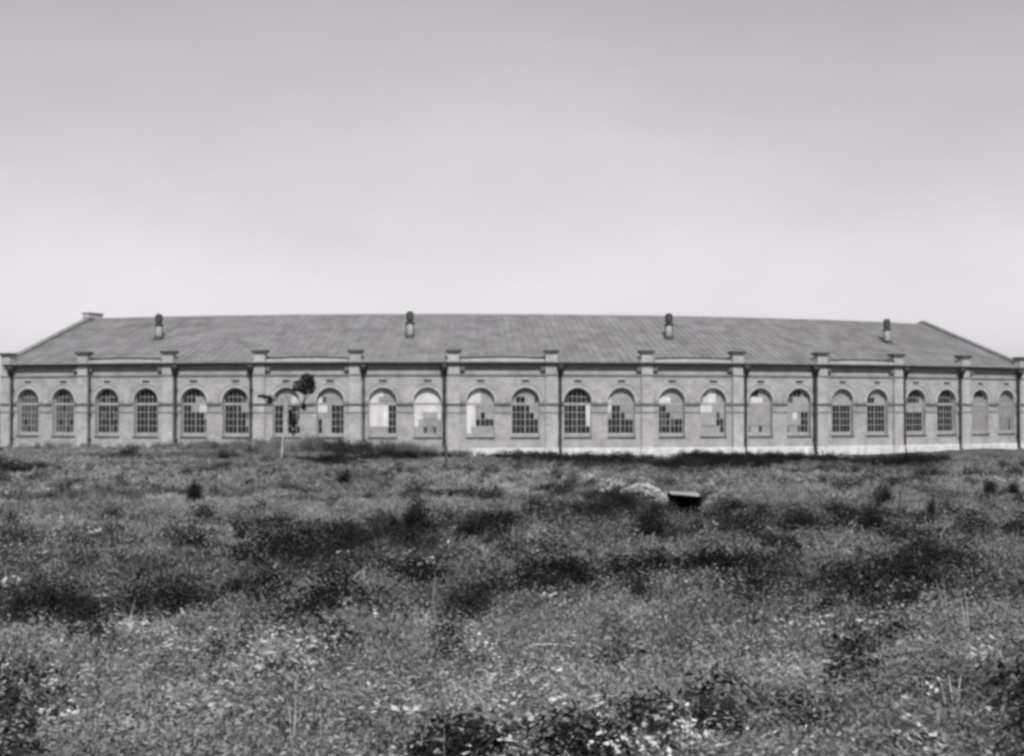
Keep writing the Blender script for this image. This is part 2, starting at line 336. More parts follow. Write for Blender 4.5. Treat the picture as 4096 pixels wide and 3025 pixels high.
ORDER = sorted(range(24), key=lambda k: abs(k - 11))     # nearest to the middle first: these show largest
pane_budget = [300]
far_panes = {'d': MB(), 'e': MB()}
PM = {'d': M['glass'], 'e': M['glass_grey'], 'm': M['board'], 'g': M['board_grey'], 'w': M['board_white']}
Z0, Z1 = 1.74, 3.82                 # glazed part below the transom
ZF0 = 4.02                          # fanlight
def window(f, c, k):
    a, b = c - WR, c + WR; fill = FILL[k]; fn = -DEP + .02
    mb = MB(); n0, n1 = -DEP - .03, -DEP + .05
    f.box(mb, a, b, n0, n1, SILL + .03, Z0)              # bottom board
    f.box(mb, a, b, n0, n1 + .02, Z1, ZF0)               # transom
    f.box(mb, a, a + .07, n0, n1, Z0, Z1); f.box(mb, b - .07, b, n0, n1, Z0, Z1)
    P, Q = arc(c, WR), arc(c, WR - .07)
    for (s0, z0), (s1, z1), (t1, y1), (t0, y0) in zip(P, P[1:], Q[1:], Q):
        mb.quad(f.p(t0, n1, max(y0, ZF0)), f.p(t1, n1, max(y1, ZF0)), f.p(s1, n1, max(z1, ZF0)), f.p(s0, n1, max(z0, ZF0)))
    cw = WW / 6; rh = (Z1 - Z0) / 4; bw = .018; hw = .022
    fr = (ZF0, ZF0 + .45, SP + WR)
    for i in range(1, 6):
        s = a + cw * i; t = bw * (2.0 if i == 3 else 1)
        f.box(mb, s - t, s + t, n0 + .02, n1 - .02, Z0, Z1)
        zt = SP + math.sqrt(max(0, WR * WR - (s - c) ** 2)) - .03
        f.box(mb, s - bw, s + bw, n0 + .02, n1 - .02, ZF0, zt)
    for j in range(1, 4): f.box(mb, a + .07, b - .07, n0 + .02, n1 - .025, Z0 + rh * j - hw, Z0 + rh * j + hw)
    f.box(mb, a + .1, b - .1, n0 + .02, n1 - .025, fr[1] - hw, fr[1] + hw)
    W = mb.build('window', M['frame'], B)
    def top(s): return SP + math.sqrt(max(0, (WR - .01) ** 2 - (s - c) ** 2))
    rows = [(fr[1], fr[2], fill[0], 1), (fr[0], fr[1], fill[1], 1)] + [(Z1 - rh * (j + 1), Z1 - rh * j, fill[2 + j], 0) for j in range(4)]
    done = set()
    for ri, (z0, z1, row, fan) in enumerate(rows):
        i = 0
        while i < 6:
            ch = row[i]; i2 = i + 1
            if ch in 'mgw':
                while i2 < 6 and row[i2] == ch: i2 += 1
            zz0 = z0
            if ch in 'mgw' and not fan:      # merge equal runs downwards into one sheet
                if (ri, i, i2) in done: i = i2; continue
                rj = ri + 1
                while rj < 6 and rows[rj][2][i:i2] == ch * (i2 - i) and (i == 0 or rows[rj][2][i - 1] != ch) and (i2 == 6 or rows[rj][2][i2] != ch):
                    done.add((rj, i, i2)); zz0 = rows[rj][0]; rj += 1
            s0, s1 = a + cw * i, a + cw * i2
            nn = n0 + .045 if ch in 'de' else n1 + (.012 if ch == 'w' else .004) + random.uniform(0, .006)
            if fan:
                K = 2 * (i2 - i); ss = [s0 + (s1 - s0) * q / K for q in range(K + 1)]
                pts = [f.p(s, nn, min(z1, max(top(s), z0 + .004))) for s in ss]
                if max(p.z for p in pts) < z0 + .05: i = i2; continue
                pm = MB(); pm.quad(f.p(s0, nn, z0), f.p(s1, nn, z0), *pts[::-1])
                bk = [p - f.n * .02 for p in [f.p(s0, nn, z0), f.p(s1, nn, z0), *pts[::-1]]]; pm.quad(*bk[::-1])
            else:
                pm = MB(); sa, sb = max(s0, a + .01), min(s1, b - .01); j_ = (lambda: random.uniform(-.05, .05)) if ch in 'mgw' else (lambda: 0.)
                la, lb, ta, tb = (sa + (j_() if i > 0 else 0), sb + (j_() if i2 < 6 else 0), sa + (j_() if i > 0 else 0), sb + (j_() if i2 < 6 else 0)); za, zb = zz0 + j_() * (zz0 > Z0 + .1), zz0 + j_() * (zz0 > Z0 + .1); zc, zd = z1 - abs(j_()) * (z1 < Z1 - .1), z1 - abs(j_()) * (z1 < Z1 - .1)
                pm.hexa([f.p(la, nn, za), f.p(lb, nn, zb), f.p(lb, nn - .02, zb), f.p(la, nn - .02, za), f.p(ta, nn, zc), f.p(tb, nn, zd), f.p(tb, nn - .02, zd), f.p(ta, nn - .02, zc)])
            if ch in 'de':
                if pane_budget[0] > 0: pane_budget[0] -= 1; pm.build('pane', PM[ch], W)
                else:
                    q = far_panes[ch]; off = len(q.v); q.v += pm.v; q.f += [tuple(x + off for x in fc) for fc in pm.f]
            else: pm.build('infill_board', PM[ch], W)
            i = i2
    sm_ = MB(); f.box(sm_, a - .06, b + .06, -.02, .09, SILL - .10, SILL + .02); sm_.build('window_sill', M['brick_dark'], W)

for i in range(12):
    f = Frame(i, i + 1)
    wall_bay(f).build('wall', M['brick'], B)
    mb = MB(); f.box(mb, .47, LB - .47, .002, .13, -.6, .56); mb.hexa([f.p(.47, .13, .56), f.p(LB - .47, .13, .56), f.p(LB - .47, .002, .56), f.p(.47, .002, .56), f.p(.47, .08, .61), f.p(LB - .47, .08, .61), f.p(LB - .47, .002, .61), f.p(.47, .002, .61)])
    mb.build('plinth', M['plinth'], B)
    # belt courses between the windows
    segs = [(.47, WC[0] - WR - .03), (WC[0] + WR + .03, WC[1] - WR - .03), (WC[1] + WR + .03, LB - .47)]
    for s0, s1 in segs:
        for a_, b_, n_ in ((3.85, 3.98, .14), (3.26, 3.34, .06)): mb = MB(); f.box(mb, s0, s1, .002, n_, a_, b_); mb.build('belt_course', M['brick_dark'] if a_ > 3.5 else M['brick_mid'], B)
        mb = MB(); f.box(mb, s0, s1, .002, .022, 3.345, 3.845); mb.build('belt_panel', M['brick_belt'], B)
    f.extrude(.47, LB - .47, [(.002, 5.98), (.05, 5.98), (.05, 6.06), (.10, 6.06), (.10, 6.18), (.002, 6.18)]).build('string_course', M['brick_mid'], B)
    f.extrude(.47, LB - .47, [(.002, 6.56), (.16, 6.56), (.16, 6.70), (.24, 6.70), (.24, 6.86), (.002, 6.86)]).build('cornice', M['brick_mid'], B)
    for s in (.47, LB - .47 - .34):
        f.extrude(s, s + .36, [(.01, 6.22), (.14, 6.22), (.20, 6.34), (.30, 6.40), (.30, 6.86), (.242, 6.86), (.242, 6.695), (.162, 6.695), (.162, 6.555), (.01, 6.555)]).build('bracket_shadow', M['brick_dark'], B)  # dark blocks added in place of the shadow of the gutter brackets
    for c in WC:
        P, Q = arc(c, WR + .015), arc(c, WR + .30)
        mb = MB()
        for (s0, z0), (s1, z1), (t1, y1), (t0, y0) in zip(P, P[1:], Q[1:], Q):
            mb.hexa([f.p(s0, .05, z0), f.p(s1, .05, z1), f.p(s1, .002, z1), f.p(s0, .002, z0), f.p(t0, .05, y0), f.p(t1, .05, y1), f.p(t1, .002, y1), f.p(t0, .002, y0)])
        mb.build('window_arch', M['brick_light'], B)
        P, Q = arc(c, WR + .31), arc(c, WR + .40)
        mb = MB()
        for (s0, z0), (s1, z1), (t1, y1), (t0, y0) in zip(P, P[1:], Q[1:], Q):
            mb.hexa([f.p(s0, .09, z0), f.p(s1, .09, z1), f.p(s1, .002, z1), f.p(s0, .002, z0), f.p(t0, .09, y0), f.p(t1, .09, y1), f.p(t1, .002, y1), f.p(t0, .002, y0)])
        mb.build('hood_moulding', M['brick'], B)
        mb = MB(); f.box(mb, c - .29, c + .29, .002, .045, 5.585, 5.74)
        for q in range(3): f.box(mb, c - .25, c + .25, .045, .06, 5.60 + q * .045, 5.62 + q * .045)
        mb.build('wall_vent', M['cap'], B)
for k in ORDER:
    window(Frame(k // 2, k // 2 + 1), WC[k % 2], k)
for ch, mb in far_panes.items():
    if mb.v:
        o = mb.build('far_panes', PM[ch], B); o['kind'] = 'stuff'

# pilasters with caps
for i in range(13):
    f = Frame(i); mb = MB(); hw = .44
    base = -.6
    f.box(mb, -hw, hw, -.35, .26, .62, 7.76)
    P = mb.build('pilaster', M['brick_light'], B)
    mb = MB(); f.box(mb, -hw - .07, hw + .07, -.2, .33, base, .62); mb.build('pilaster_base', M['plinth'], P)
    mb = MB(); f.box(mb, -hw - .13, hw + .13, -.45, .40, 7.76, 7.97); mb.build('pilaster_cap', M['cap'], P)
    for e_, n_, a_, b_ in ((.03, .36, 3.85, 3.98), (.02, .31, 3.26, 3.35), (.03, .33, 6.06, 6.18)): mb = MB(); f.box(mb, -hw - e_, hw + e_, .262, n_, a_, b_); mb.build('pilaster_band', M['brick_dark'] if n_ > .35 else M['brick_mid'], P)
# gutter
for i in range(12):
    f = Frame(i, i + 1); mb = MB(); n = 8
    pr = [(.39 + .12 * math.cos(t), 7.0 + .12 * math.sin(t)) for t in np.linspace(math.pi, 2 * math.pi, n)]
    s0, s1 = -.02, LB + .02
    for (a, b), (c_, d) in zip(pr, pr[1:]):
        mb.quad(f.p(s0, a, b), f.p(s1, a, b), f.p(s1, c_, d), f.p(s0, c_, d))
    f.box(mb, s0, s1, .50, .525, 6.92, 7.03); f.box(mb, s0, s1, .245, .30, 6.88, 6.97)
    mb.build('gutter', M['gutter'], B)
    if i % 2 == 1 and i < 10 or i == 3:
        mb = MB(); K = 10
        for q in range(K):       # sloping eaves gutter laid on the roof, a little bowed
            sa, sb = .55 + (LB - 1.1) * q / K, .55 + (LB - 1.1) * (q + 1) / K
            za, zb = (.10 * math.sin(math.pi * q / K) * random.uniform(.7, 1.1) for _ in (0, 1)); za = .08 * math.sin(math.pi * q / K); zb = .08 * math.sin(math.pi * (q + 1) / K)
            mb.hexa([f.p(sa, .30, 7.03), f.p(sb, .30, 7.03), f.p(sb, .26, 7.03), f.p(sa, .26, 7.03), f.p(sa, .28, 7.32 + za), f.p(sb, .28, 7.32 + zb), f.p(sb, .24, 7.32 + zb), f.p(sa, .24, 7.32 + za)])
        G = mb.build('eaves_board', M['gutter_board'], B)
        mb = MB(); mb.tube([f.p(.55 + (LB - 1.1) * q / K, .29, 7.35 + .08 * math.sin(math.pi * q / K)) for q in range(K + 1)], .05, 6); mb.build('board_edge', M['gutter'], G)
# downpipes: (corner, side, thick, to the ground)
PIPES = [(1, 1, .065, 0), (2, 1, .095, 0), (3, -1, .09, 0), (4, 1, .075, 0), (5, -1, .12, 1), (6, 1, .10, 1), (8, 1, .085, 0), (9, -1, .11, 1), (10, 1, .08, 0), (12, -1, .11, 0), (0, 1, .085, 0), (11, -1, .07, 0)]
for (c, side, r, low) in PIPES:
    f = Frame(c); s = side * (.44 + .12 + r); nn = .20
    mb = MB(); mb.tube([f.p(s, .42, 6.90), f.p(s, .40, 6.6), f.p(s, nn, 6.15), f.p(s, nn, 3), f.p(s, nn, .35), f.p(s, nn + .22, .12)], r, 10)
    D = mb.build('downpipe', M['pipe'], B, True)
    if r > .065:
        mb = MB(); mb.tube([f.p(s, .42, 6.87), f.p(s, .41, 6.6), f.p(s, .36, 6.2)], [.31, .29, .11], 10); mb.build('rainwater_head', M['pipe'], D, True)
    for z in (1.2, 3.1, 5.0):
        mb = MB(); f.box(mb, s - r - .03, s + r + .03, 0.01, nn + .03 + r, z, z + .05); mb.build('pipe_bracket', M['pipe'], D)

# roof: boarding + single metal sheets
def roofp(i, fr, t, lift=0., ov=.42):
    """i bay, fr along it, t 0 at the wall line .. 1 at the ridge."""
    r = R + ov * (1 - t) - DR * t if t >= 0 else R
    p = vert(i, r) * (1 - fr) + vert(i + 1, r) * fr
    return Vector((p.x, p.y, 7.02 - .0 + (HR - 7.02) * t + lift))
roof = MB()
for i in range(12):
    a, b = vert(i, R - 2 * DR), vert(i + 1, R - 2 * DR)
    for lift, flip in ((-.02, 0), (-.16, 1)):
        q = [roofp(i, 0, 0, lift), roofp(i, 1, 0, lift), roofp(i, 1, 1, lift), roofp(i, 0, 1, lift)]; roof.quad(*(q[::-1] if flip else q))
        q = [roofp(i, 0, 1, lift), roofp(i, 1, 1, lift), Vector((b.x, b.y, 7.02 + lift)), Vector((a.x, a.y, 7.02 + lift))]; roof.quad(*(q[::-1] if flip else q))
RF = roof.build('roof', M['roof_under'], B)
NS = 12
for i in range(12):
    for k in range(NS):
        f0, f1 = k / NS, (k + 1) / NS
        for (t0, t1) in ((-.0, .52), (.515, 1.)):
            l0, l1 = (.012, .022) if t0 <= 0 else (.03, .012)
            g_ = .003
            l0 += random.uniform(0, .012); l1 += random.uniform(0, .008)
            c = [roofp(i, f0 + g_, t0, l0), roofp(i, f1 - g_, t0, l0 + random.uniform(-.004, .006)), roofp(i, f1 - g_, t1, l1), roofp(i, f0 + g_, t1, l1)]
            mb = MB(); dz = Vector((0, 0, .012)); mb.hexa([*c, *[q + dz for q in c]])
            w_ = .025 / (LB / NS) / NS
            s_ = [roofp(i, f0 - w_ * .5, t0, l0 + .005), roofp(i, f0 + w_ * 1.2, t0, l0 + .005), roofp(i, f0 + w_ * 1.4, t1, l1 + .005), roofp(i, f0 - w_ * .6, t1, l1 + .005)]
            dz = Vector((0, 0, .035)); mb.hexa([*s_, *[q + dz for q in s_]])
            mb.build('roof_sheet', M['roof'], RF)
    mb = MB(); mb.tube([roofp(i, 0, 1, .05), roofp(i, 1, 1, .05)], .10, 8); mb.build('ridge_cap', M['ridge'], RF)
# back wall, end walls with parapets, floor
for i in range(12):
    a, b = vert(i, R - 2 * DR), vert(i + 1, R - 2 * DR); mb = MB(); u = Vector((0, 0, 1))
    n = (b - a).normalized().cross(u) * .5
    mb.hexa([a - u * .6, b - u * .6, b - u * .6 + n, a - u * .6 + n, a + u * 6.85, b + u * 6.85, b + u * 6.85 + n, a + u * 6.85 + n]); mb.build('back_wall', M['brick'], B)
for i, sg in ((0, -1), (12, 1)):
    f = Frame(i); t0, t1 = (sg * .02, sg * .47)
    prof = [(0.1, 7.30), (-DR, HR + .33), (-2 * DR, 7.30)]
    def gp(s, n, z): return f.p(s, n, z)
    mb = MB()
    for (na_, za), (nb_, zb) in zip(prof, prof[1:]):
        lo, hi = min(t0, t1), max(t0, t1)
        mb.hexa([gp(lo, na_, -.6), gp(hi, na_, -.6), gp(hi, nb_, -.6), gp(lo, nb_, -.6), gp(lo, na_, za), gp(hi, na_, za), gp(hi, nb_, zb), gp(lo, nb_, zb)])
    mb.build('end_wall', M['brick'], B)
    mb = MB()
    for (na_, za), (nb_, zb) in zip(prof, prof[1:]):
        lo, hi = min(t0, t1) - .06, max(t0, t1) + .06
        mb.hexa([gp(lo, na_, za), gp(hi, na_, za), gp(hi, nb_, zb), gp(lo, nb_, zb), gp(lo, na_, za + .09), gp(hi, na_, za + .09), gp(hi, nb_, zb + .09), gp(lo, nb_, zb + .09)])
    mb.build('wall_coping', M['coping'], B)
    if sg < 0:
        mb = MB(); f.box(mb, -.55, .10, -DR - .95, -DR + .9, HR + .1, HR + .52); mb.build('gable_block', M['brick_light'], B)
        mb = MB(); f.box(mb, -.62, .17, -DR - 1.02, -DR + .97, HR + .52, HR + .60); mb.build('block_coping', M['coping'], B)
mb = MB()
for i in range(12): mb.quad(vert(i, R - .6, .02), vert(i + 1, R - .6, .02), vert(i + 1, R - 2 * DR, .02), vert(i, R - 2 * DR, .02))
mb.build('floor_slab', M['interior'], B)

# roof ventilators on every third bay
for i in (1, 4, 7, 10):
    p = roofp(i, .49, .5, 0); fr = Frame(i, i + 1)
    mb = MB(); mb.tube([p + Vector((0, 0, -.3)), p + Vector((0, 0, 1.22))], .27, 16)
    Vn = mb.build('roof_ventilator', M['vent'], B, True)
    mb = MB(); c = [p + fr.s * a + fr.n * b for a, b in ((-.36, .36), (.36, .36), (.36, -.36), (-.36, -.36))]
    sl_ = (HR - 7.02) / (DR + .42)
    cc_ = [q + Vector((0, 0, -sl_ * ((q - p).dot(fr.n)) + .03)) for q in c]
    tp = [p + fr.s * a + fr.n * b + Vector((0, 0, .22)) for a, b in ((-.28, .28), (.28, .28), (.28, -.28), (-.28, -.28))]
    mb.hexa([*cc_, *tp]); mb.build('base_flashing', M['cowl'], Vn)
    mb = MB(); mb.tube([p + Vector((0, 0, z)) for z in (1.08, 1.12, 1.2, 1.24)], [.27, .37, .37, .27], 14); mb.build('collar', M['cowl'], Vn)
    mb = MB(); mb.tube([p + Vector((0, 0, z)) for z in (1.22, 1.34, 1.38, 1.90, 2.02, 2.08)], [.2, .22, .30, .30, .22, .04], 14); mb.build('cowl', M['cowl'], Vn)
    for sgn in (-1, 1):
        mb = MB(); q = p + fr.s * sgn * .31; mb.tube([q + Vector((0, 0, .05)), q + Vector((0, 0, 1.15))], .035, 6); mb.build('strut', M['cowl'], Vn)
# white stone block leaning at the foot of the fifth pilaster
f = Frame(4); mb = MB(); f.box(mb, -.3, .75, .42, .8, .3, 1.15); o = mb.build('stone_block', M['stone']); tag(o, 'pale stone block standing in weeds at the foot of the wall left of centre', 'stone block')

BUSH = [ # px, py of the foot, width in px (2237 px copy), height ratio, label
 (912, 1166, 74, 1.0, 'tall black bush at the middle bend of the ditch'), (864, 1184, 95, .5, 'low wide dark bush just left of the tallest bush in the ditch'),
 (1030, 1188, 105, .4, 'flat dark bush right of the tallest bush in the ditch'), (1125, 1158, 60, .5, 'small round dark bush midway between ditch bend and culvert'),
 (1223, 1154, 55, .5, 'small dark bush on the slope left of the culvert'), (1425, 1186, 110, .5, 'wide black bush below the culvert mouth'),
 (1525, 1186, 70, .6, 'dark bush right below the culvert mouth'), (1447, 1276, 90, .45, 'flat black bush in the hollow between culvert and foreground'),
 (1930, 1114, 66, .75, 'compact black bush in the right of the field with a pale stone above it'), (2033, 1142, 48, .8, 'small black bush to the right of the compact bush'),
 (2164, 1086, 50, .7, 'dark bush near the right edge, nearest the shed'), (2214, 1088, 40, .7, 'greyer small bush at the far right edge of the field'),
 (1661, 1142, 68, .5, 'low dark bush midway between culvert and right hand bushes'), (1985, 1354, 84, .6, 'dark bush in the right foreground'),
 (1655, 1382, 76, .35, 'flat dark bush low in the foreground right of centre'), (1135, 1314, 60, .35, 'low dark bush at the centre of the foreground'),
 (750, 1066, 52, .7, 'dark bush alone on the far pasture below the sapling'), (424, 1096, 62, .55, 'grey brown bush alone on the left pasture'),
 (510, 1322, 84, .5, 'dark bush hanging over the ditch in the left foreground'), (310, 1288, 52, .6, 'small dark bush above the ditch on the left'),
 (240, 1372, 95, .4, 'low dark bush in the ditch at lower left'), (50, 1370, 84, .5, 'dark bush in the ditch at the left edge'),
 (672, 1196, 44, .6, 'small bush on the upper rim of the ditch'), (656, 1240, 60, .45, 'dark bush where the ditch turns downhill'),
 (1900, 1246, 120, .25, 'long flat dark bush across the right middle of the field'), (1805, 1350, 64, .45, 'dark bush beside the right foreground bush'),
 (1265, 1326, 90, .3, 'flat dark bush just right of centre foreground'), (1682, 1222, 100, .35, 'spreading dark bush right of the hollow'), (1860, 1150, 50, .5, 'small dull bush below left of the compact bush')]
BPOS = [at(b_[0], b_[1]) for b_ in BUSH]
FOOT = [(p.x, p.y, .40 * b_[2] / 2237 / _F * p.y) for p, b_ in zip(BPOS, BUSH)]
BANK = [tuple(at(*q)[:2]) for q in ((830, 1172), (1040, 1182), (1150, 1158), (1240, 1150), (1330, 1180), (1450, 1186), (1560, 1182))]
HEAP = [tuple(at(*q)[:2]) for q in ((1240, 1052), (1330, 1056), (1400, 1080), (1462, 1104))]
# ------------------------------------------------------------------ vegetation templates
TPL = bpy.data.collections.new('plant_templates')
def np_obj(name, V, F, m, coll):
    me = fast_mesh(name, np.array(V), np.array(F)); me.materials.append(m); o = bpy.data.objects.new(name, me); coll.objects.link(o); return o
def blades(n, h, spread, width, lean=.5, seed=0, seg=2):
    r = np.random.default_rng(seed); V = []; F = []
    for k in range(n):
        a = r.uniform(0, 6.283); d = spread * math.sqrt(r.uniform(0, 1)); bx, by = d * math.cos(a), d * math.sin(a)
        hh = h * r.uniform(.45, 1.1); la = r.uniform(0, 6.283); ln = lean * hh * r.uniform(.2, 1.2); wa = r.uniform(0, 3.14); wx, wy = math.cos(wa) * width / 2, math.sin(wa) * width / 2
        i = len(V)
        for q in range(seg + 1):
            t = q / seg; ww = 1 - t * .85; x = bx + math.cos(la) * ln * t * t; y = by + math.sin(la) * ln * t * t; z = hh * t * (1 - .25 * t * lean) - .02
            V += [(x - wx * ww, y - wy * ww, z), (x + wx * ww, y + wy * ww, z)]
        for q in range(seg): F.append((i + 2 * q, i + 2 * q + 1, i + 2 * q + 3, i + 2 * q + 2))
    return V, F
def leaves(n, h, spread, size, seed=0, flat=.5, V=None, F=None, bottom=0.):
    r = np.random.default_rng(seed); V = [] if V is None else V; F = [] if F is None else F
    for k in range(n):
        a = r.uniform(0, 6.283); d = spread * r.uniform(0, 1) ** .6; z = bottom + (h - bottom) * r.uniform(0, 1) ** .8 * (1 - .4 * (d / spread) ** 2)
        c = np.array([d * math.cos(a), d * math.sin(a), z]); nrm = np.array([math.cos(a) * .6, math.sin(a) * .6, flat * 2]) + r.normal(0, .45, 3); nrm /= np.linalg.norm(nrm)
        t = np.cross(nrm, r.normal(0, 1, 3)); t /= np.linalg.norm(t); b = np.cross(nrm, t); s = size * r.uniform(.5, 1.25)
        i = len(V); V += [tuple(c - t * s), tuple(c - b * s * .45 - nrm * s * .1), tuple(c + t * s), tuple(c + b * s * .45 - nrm * s * .1)]; F.append((i, i + 1, i + 2, i + 3))
    return V, F
G_ = plant_mat('meadow_grass', .025, .27, .35); W_ = plant_mat('weed_leaves', .03, .27, .4, .5); P_ = plant_mat('pale_leaves', .18, .50, .3, .55)
FL = plant_mat('white_flowers', .35, .62, .2); DK = plant_mat('dark_weeds', .006, .026, .5, .8, .04)
def collect(name, items):
    c = bpy.data.collections.new(name)
    for k, (V, F, m) in enumerate(items): np_obj(f'{name}_{k:02d}', V, F, m, c)
    return c
C_short = collect('short_tuft', [(*blades(50, .085, .12, .009, 1.3, s), G_) for s in range(6)])
C_mid = collect('mid_tuft', [(*blades(54, .12, .26, .020, 1.3, 20 + s), G_) for s in range(6)])
C_far = collect('far_tuft', [(*blades(48, .17, .55, .050, 1.2, 40 + s), G_) for s in range(5)])
C_weed = collect('leafy_weed', [(*leaves(70, .13 + .02 * s, .13, .014, 60 + s), W_) for s in range(6)])
C_pale = collect('pale_weed', [(*leaves(13, .10 + .02 * s, .10, .027, 80 + s, 1.6), P_) for s in range(5)])
C_flower = collect('flower_head', [(*leaves(6, .18 + .02 * s, .06, .021, 100 + s, 1.6, bottom=.11), FL) for s in range(5)])
C_dark = collect('dark_weed', [(*leaves(190, .30 + .05 * s, .25, .030, 120 + s), DK) for s in range(5)])
def tall(seed, h):
    V, F = blades(46, h, .35, .03, .45, seed, 3); return leaves(40, h * .8, .35, .06, seed + 1, V=V, F=F)
C_tall = collect('tall_weed', [(*tall(140 + 3 * s, .95 + .06 * s), W_) for s in range(5)])
def stalk(seed, h):
    V, F = blades(3, h, .05, .012, .18, seed, 3); return V, F
C_stalk = collect('dry_stalk', [(*stalk(160 + s, .42 + .05 * s), P_) for s in range(5)])

def scatter(name, coll, x, y, tone, smin, smax, sink=.0, tilt=.25, n_var=5):
    z = ground_z(x, y) - sink; n = len(x)
    me = bpy.data.meshes.new(name); me.vertices.add(n); me.vertices.foreach_set('co', np.stack([x, y, z], 1).astype(np.float32).ravel())
    def attr(nm, ty, val, key='value'):
        a = me.attributes.new(nm, ty, 'POINT'); a.data.foreach_set(key, val)
    attr('tone', 'FLOAT', np.clip(tone, 0, 1).astype(np.float32)); sc = np.random.default_rng(5).uniform(smin, smax, n) if np.isscalar(smin) else smin
    attr('scl', 'FLOAT', sc.astype(np.float32)); rg = np.random.default_rng(n)
    rot = np.stack([rg.normal(0, tilt, n), rg.normal(0, tilt, n), rg.uniform(0, 6.28, n)], 1).astype(np.float32); attr('rot', 'FLOAT_VECTOR', rot.ravel(), 'vector')
    attr('idx', 'INT', rg.integers(0, n_var, n).astype(np.int32))
    o = link(name, me); o['kind'] = 'stuff'
    ng = bpy.data.node_groups.new(name, 'GeometryNodeTree'); ng.interface.new_socket('Geometry', in_out='INPUT', socket_type='NodeSocketGeometry'); ng.interface.new_socket('Geometry', in_out='OUTPUT', socket_type='NodeSocketGeometry')
    N = ng.nodes; L = ng.links; gi = N.new('NodeGroupInput'); go = N.new('NodeGroupOutput'); iop = N.new('GeometryNodeInstanceOnPoints'); ci = N.new('GeometryNodeCollectionInfo')
    ci.inputs['Collection'].default_value = coll; ci.inputs['Separate Children'].default_value = True; ci.inputs['Reset Children'].default_value = True
    def na_(nm, ty): q = N.new('GeometryNodeInputNamedAttribute'); q.data_type = ty; q.inputs['Name'].default_value = nm; return q.outputs['Attribute']
    mp = N.new('GeometryNodeMeshToPoints'); L.new(gi.outputs[0], mp.inputs[0]); L.new(mp.outputs[0], iop.inputs['Points']); L.new(ci.outputs[0], iop.inputs['Instance'])
    iop.inputs['Pick Instance'].default_value = True; L.new(na_('idx', 'INT'), iop.inputs['Instance Index'])
    er = N.new('FunctionNodeEulerToRotation'); L.new(na_('rot', 'FLOAT_VECTOR'), er.inputs[0]); L.new(er.outputs[0], iop.inputs['Rotation']); L.new(na_('scl', 'FLOAT'), iop.inputs['Scale'])
    L.new(iop.outputs[0], go.inputs[0]); md = o.modifiers.new('scatter', 'NODES'); md.node_group = ng
    return o

def sample(n, d0, d1, seed, p=1.0, margin=1.16):
    """N points over the field between distances d0 and d1 (density falling with distance as d^-p), in the wedge of ground in front of the viewpoint."""
    n = int(n * (1.75 if d1 < 20 else 1.5 if d1 < 50 else 1.3)); r = np.random.default_rng(seed); u = r.uniform(0, 1, n); e = 2 - p; d0, d1 = d0 + 5, d1 + 6
    d = (d0 ** e + u * (d1 ** e - d0 ** e)) ** (1 / e) if abs(e) > 1e-3 else d0 * (d1 / d0) ** u
    a = r.uniform(-1, 1, n) * math.atan(.372 * margin) * 1.04
    x, y = d * np.sin(a), d * np.cos(a) - 6; free = np.ones(n, bool)
    for (bx_, by_, br_) in FOOT: free &= ((x - bx_) / br_) ** 2 + ((y - by_) / (br_ * .9)) ** 2 > 1
    hp = seg_dist(x, y, HEAP) < .35; free &= ~(hp & (r.uniform(0, 1, n) < .8))
    x, y = x[free], y[free]; ok = (np.hypot(x - CX, y - CY) > R + .45) & ~((np.abs(x - CULV[0]) < .42) & (y < CULV[1] + .3) & (y > CULV[1] - 2.6)) & ~((x > -4) & (np.hypot(x - CX, y - CY) < R + .8))
    return x[ok], y[ok]
def dark_at(x, y):
    """0..1: plant darkness there: rank patches, with terrain shade coloured into ditch and hollows."""
    d = np.hypot(x, y)
    s = np.exp(-(seg_dist(x, y, DITCH) / (.75 + .02 * d)) ** 2) * .72
    for (cx, cy, sx, sy, a, w_) in DARKPATCH: s = np.maximum(s, w_ * blob(x, y, cx, cy, sx, sy, a))
    n = .5 * fbm(x / 2.4, y / 3.6, 41, 4) + .35 * fbm(x / (.10 * 9), y / 1.4, 47, 3)
    s = np.maximum(s, .85 * np.exp(-(seg_dist(x, y, BANK) / .9) ** 2))
    for (cx, cy, sx, sy, w_) in DRYPATCH: s = s - w_ * blob(x, y, cx, cy, sx, sy)
    return np.clip(s + n * .95 + .05 * sm(y, 8, 13), 0, 1)
DRYPATCH = [(-8, 23, 3.5, 5, .26), (-5, 33, 6, 8, .24), (9, 30, 3.5, 7, .16), (-2.4, 9.2, 1.6, 1.2, .22), (4.8, 23.5, 1.2, 1.2, .3), (1.3, 16.2, 1.0, .8, .35), (6.3, 17.8, 1.6, 1.2, .25), (-5.5, 15.5, 1.2, 1.2, .25), (5, 45, 14, 10, .15)]
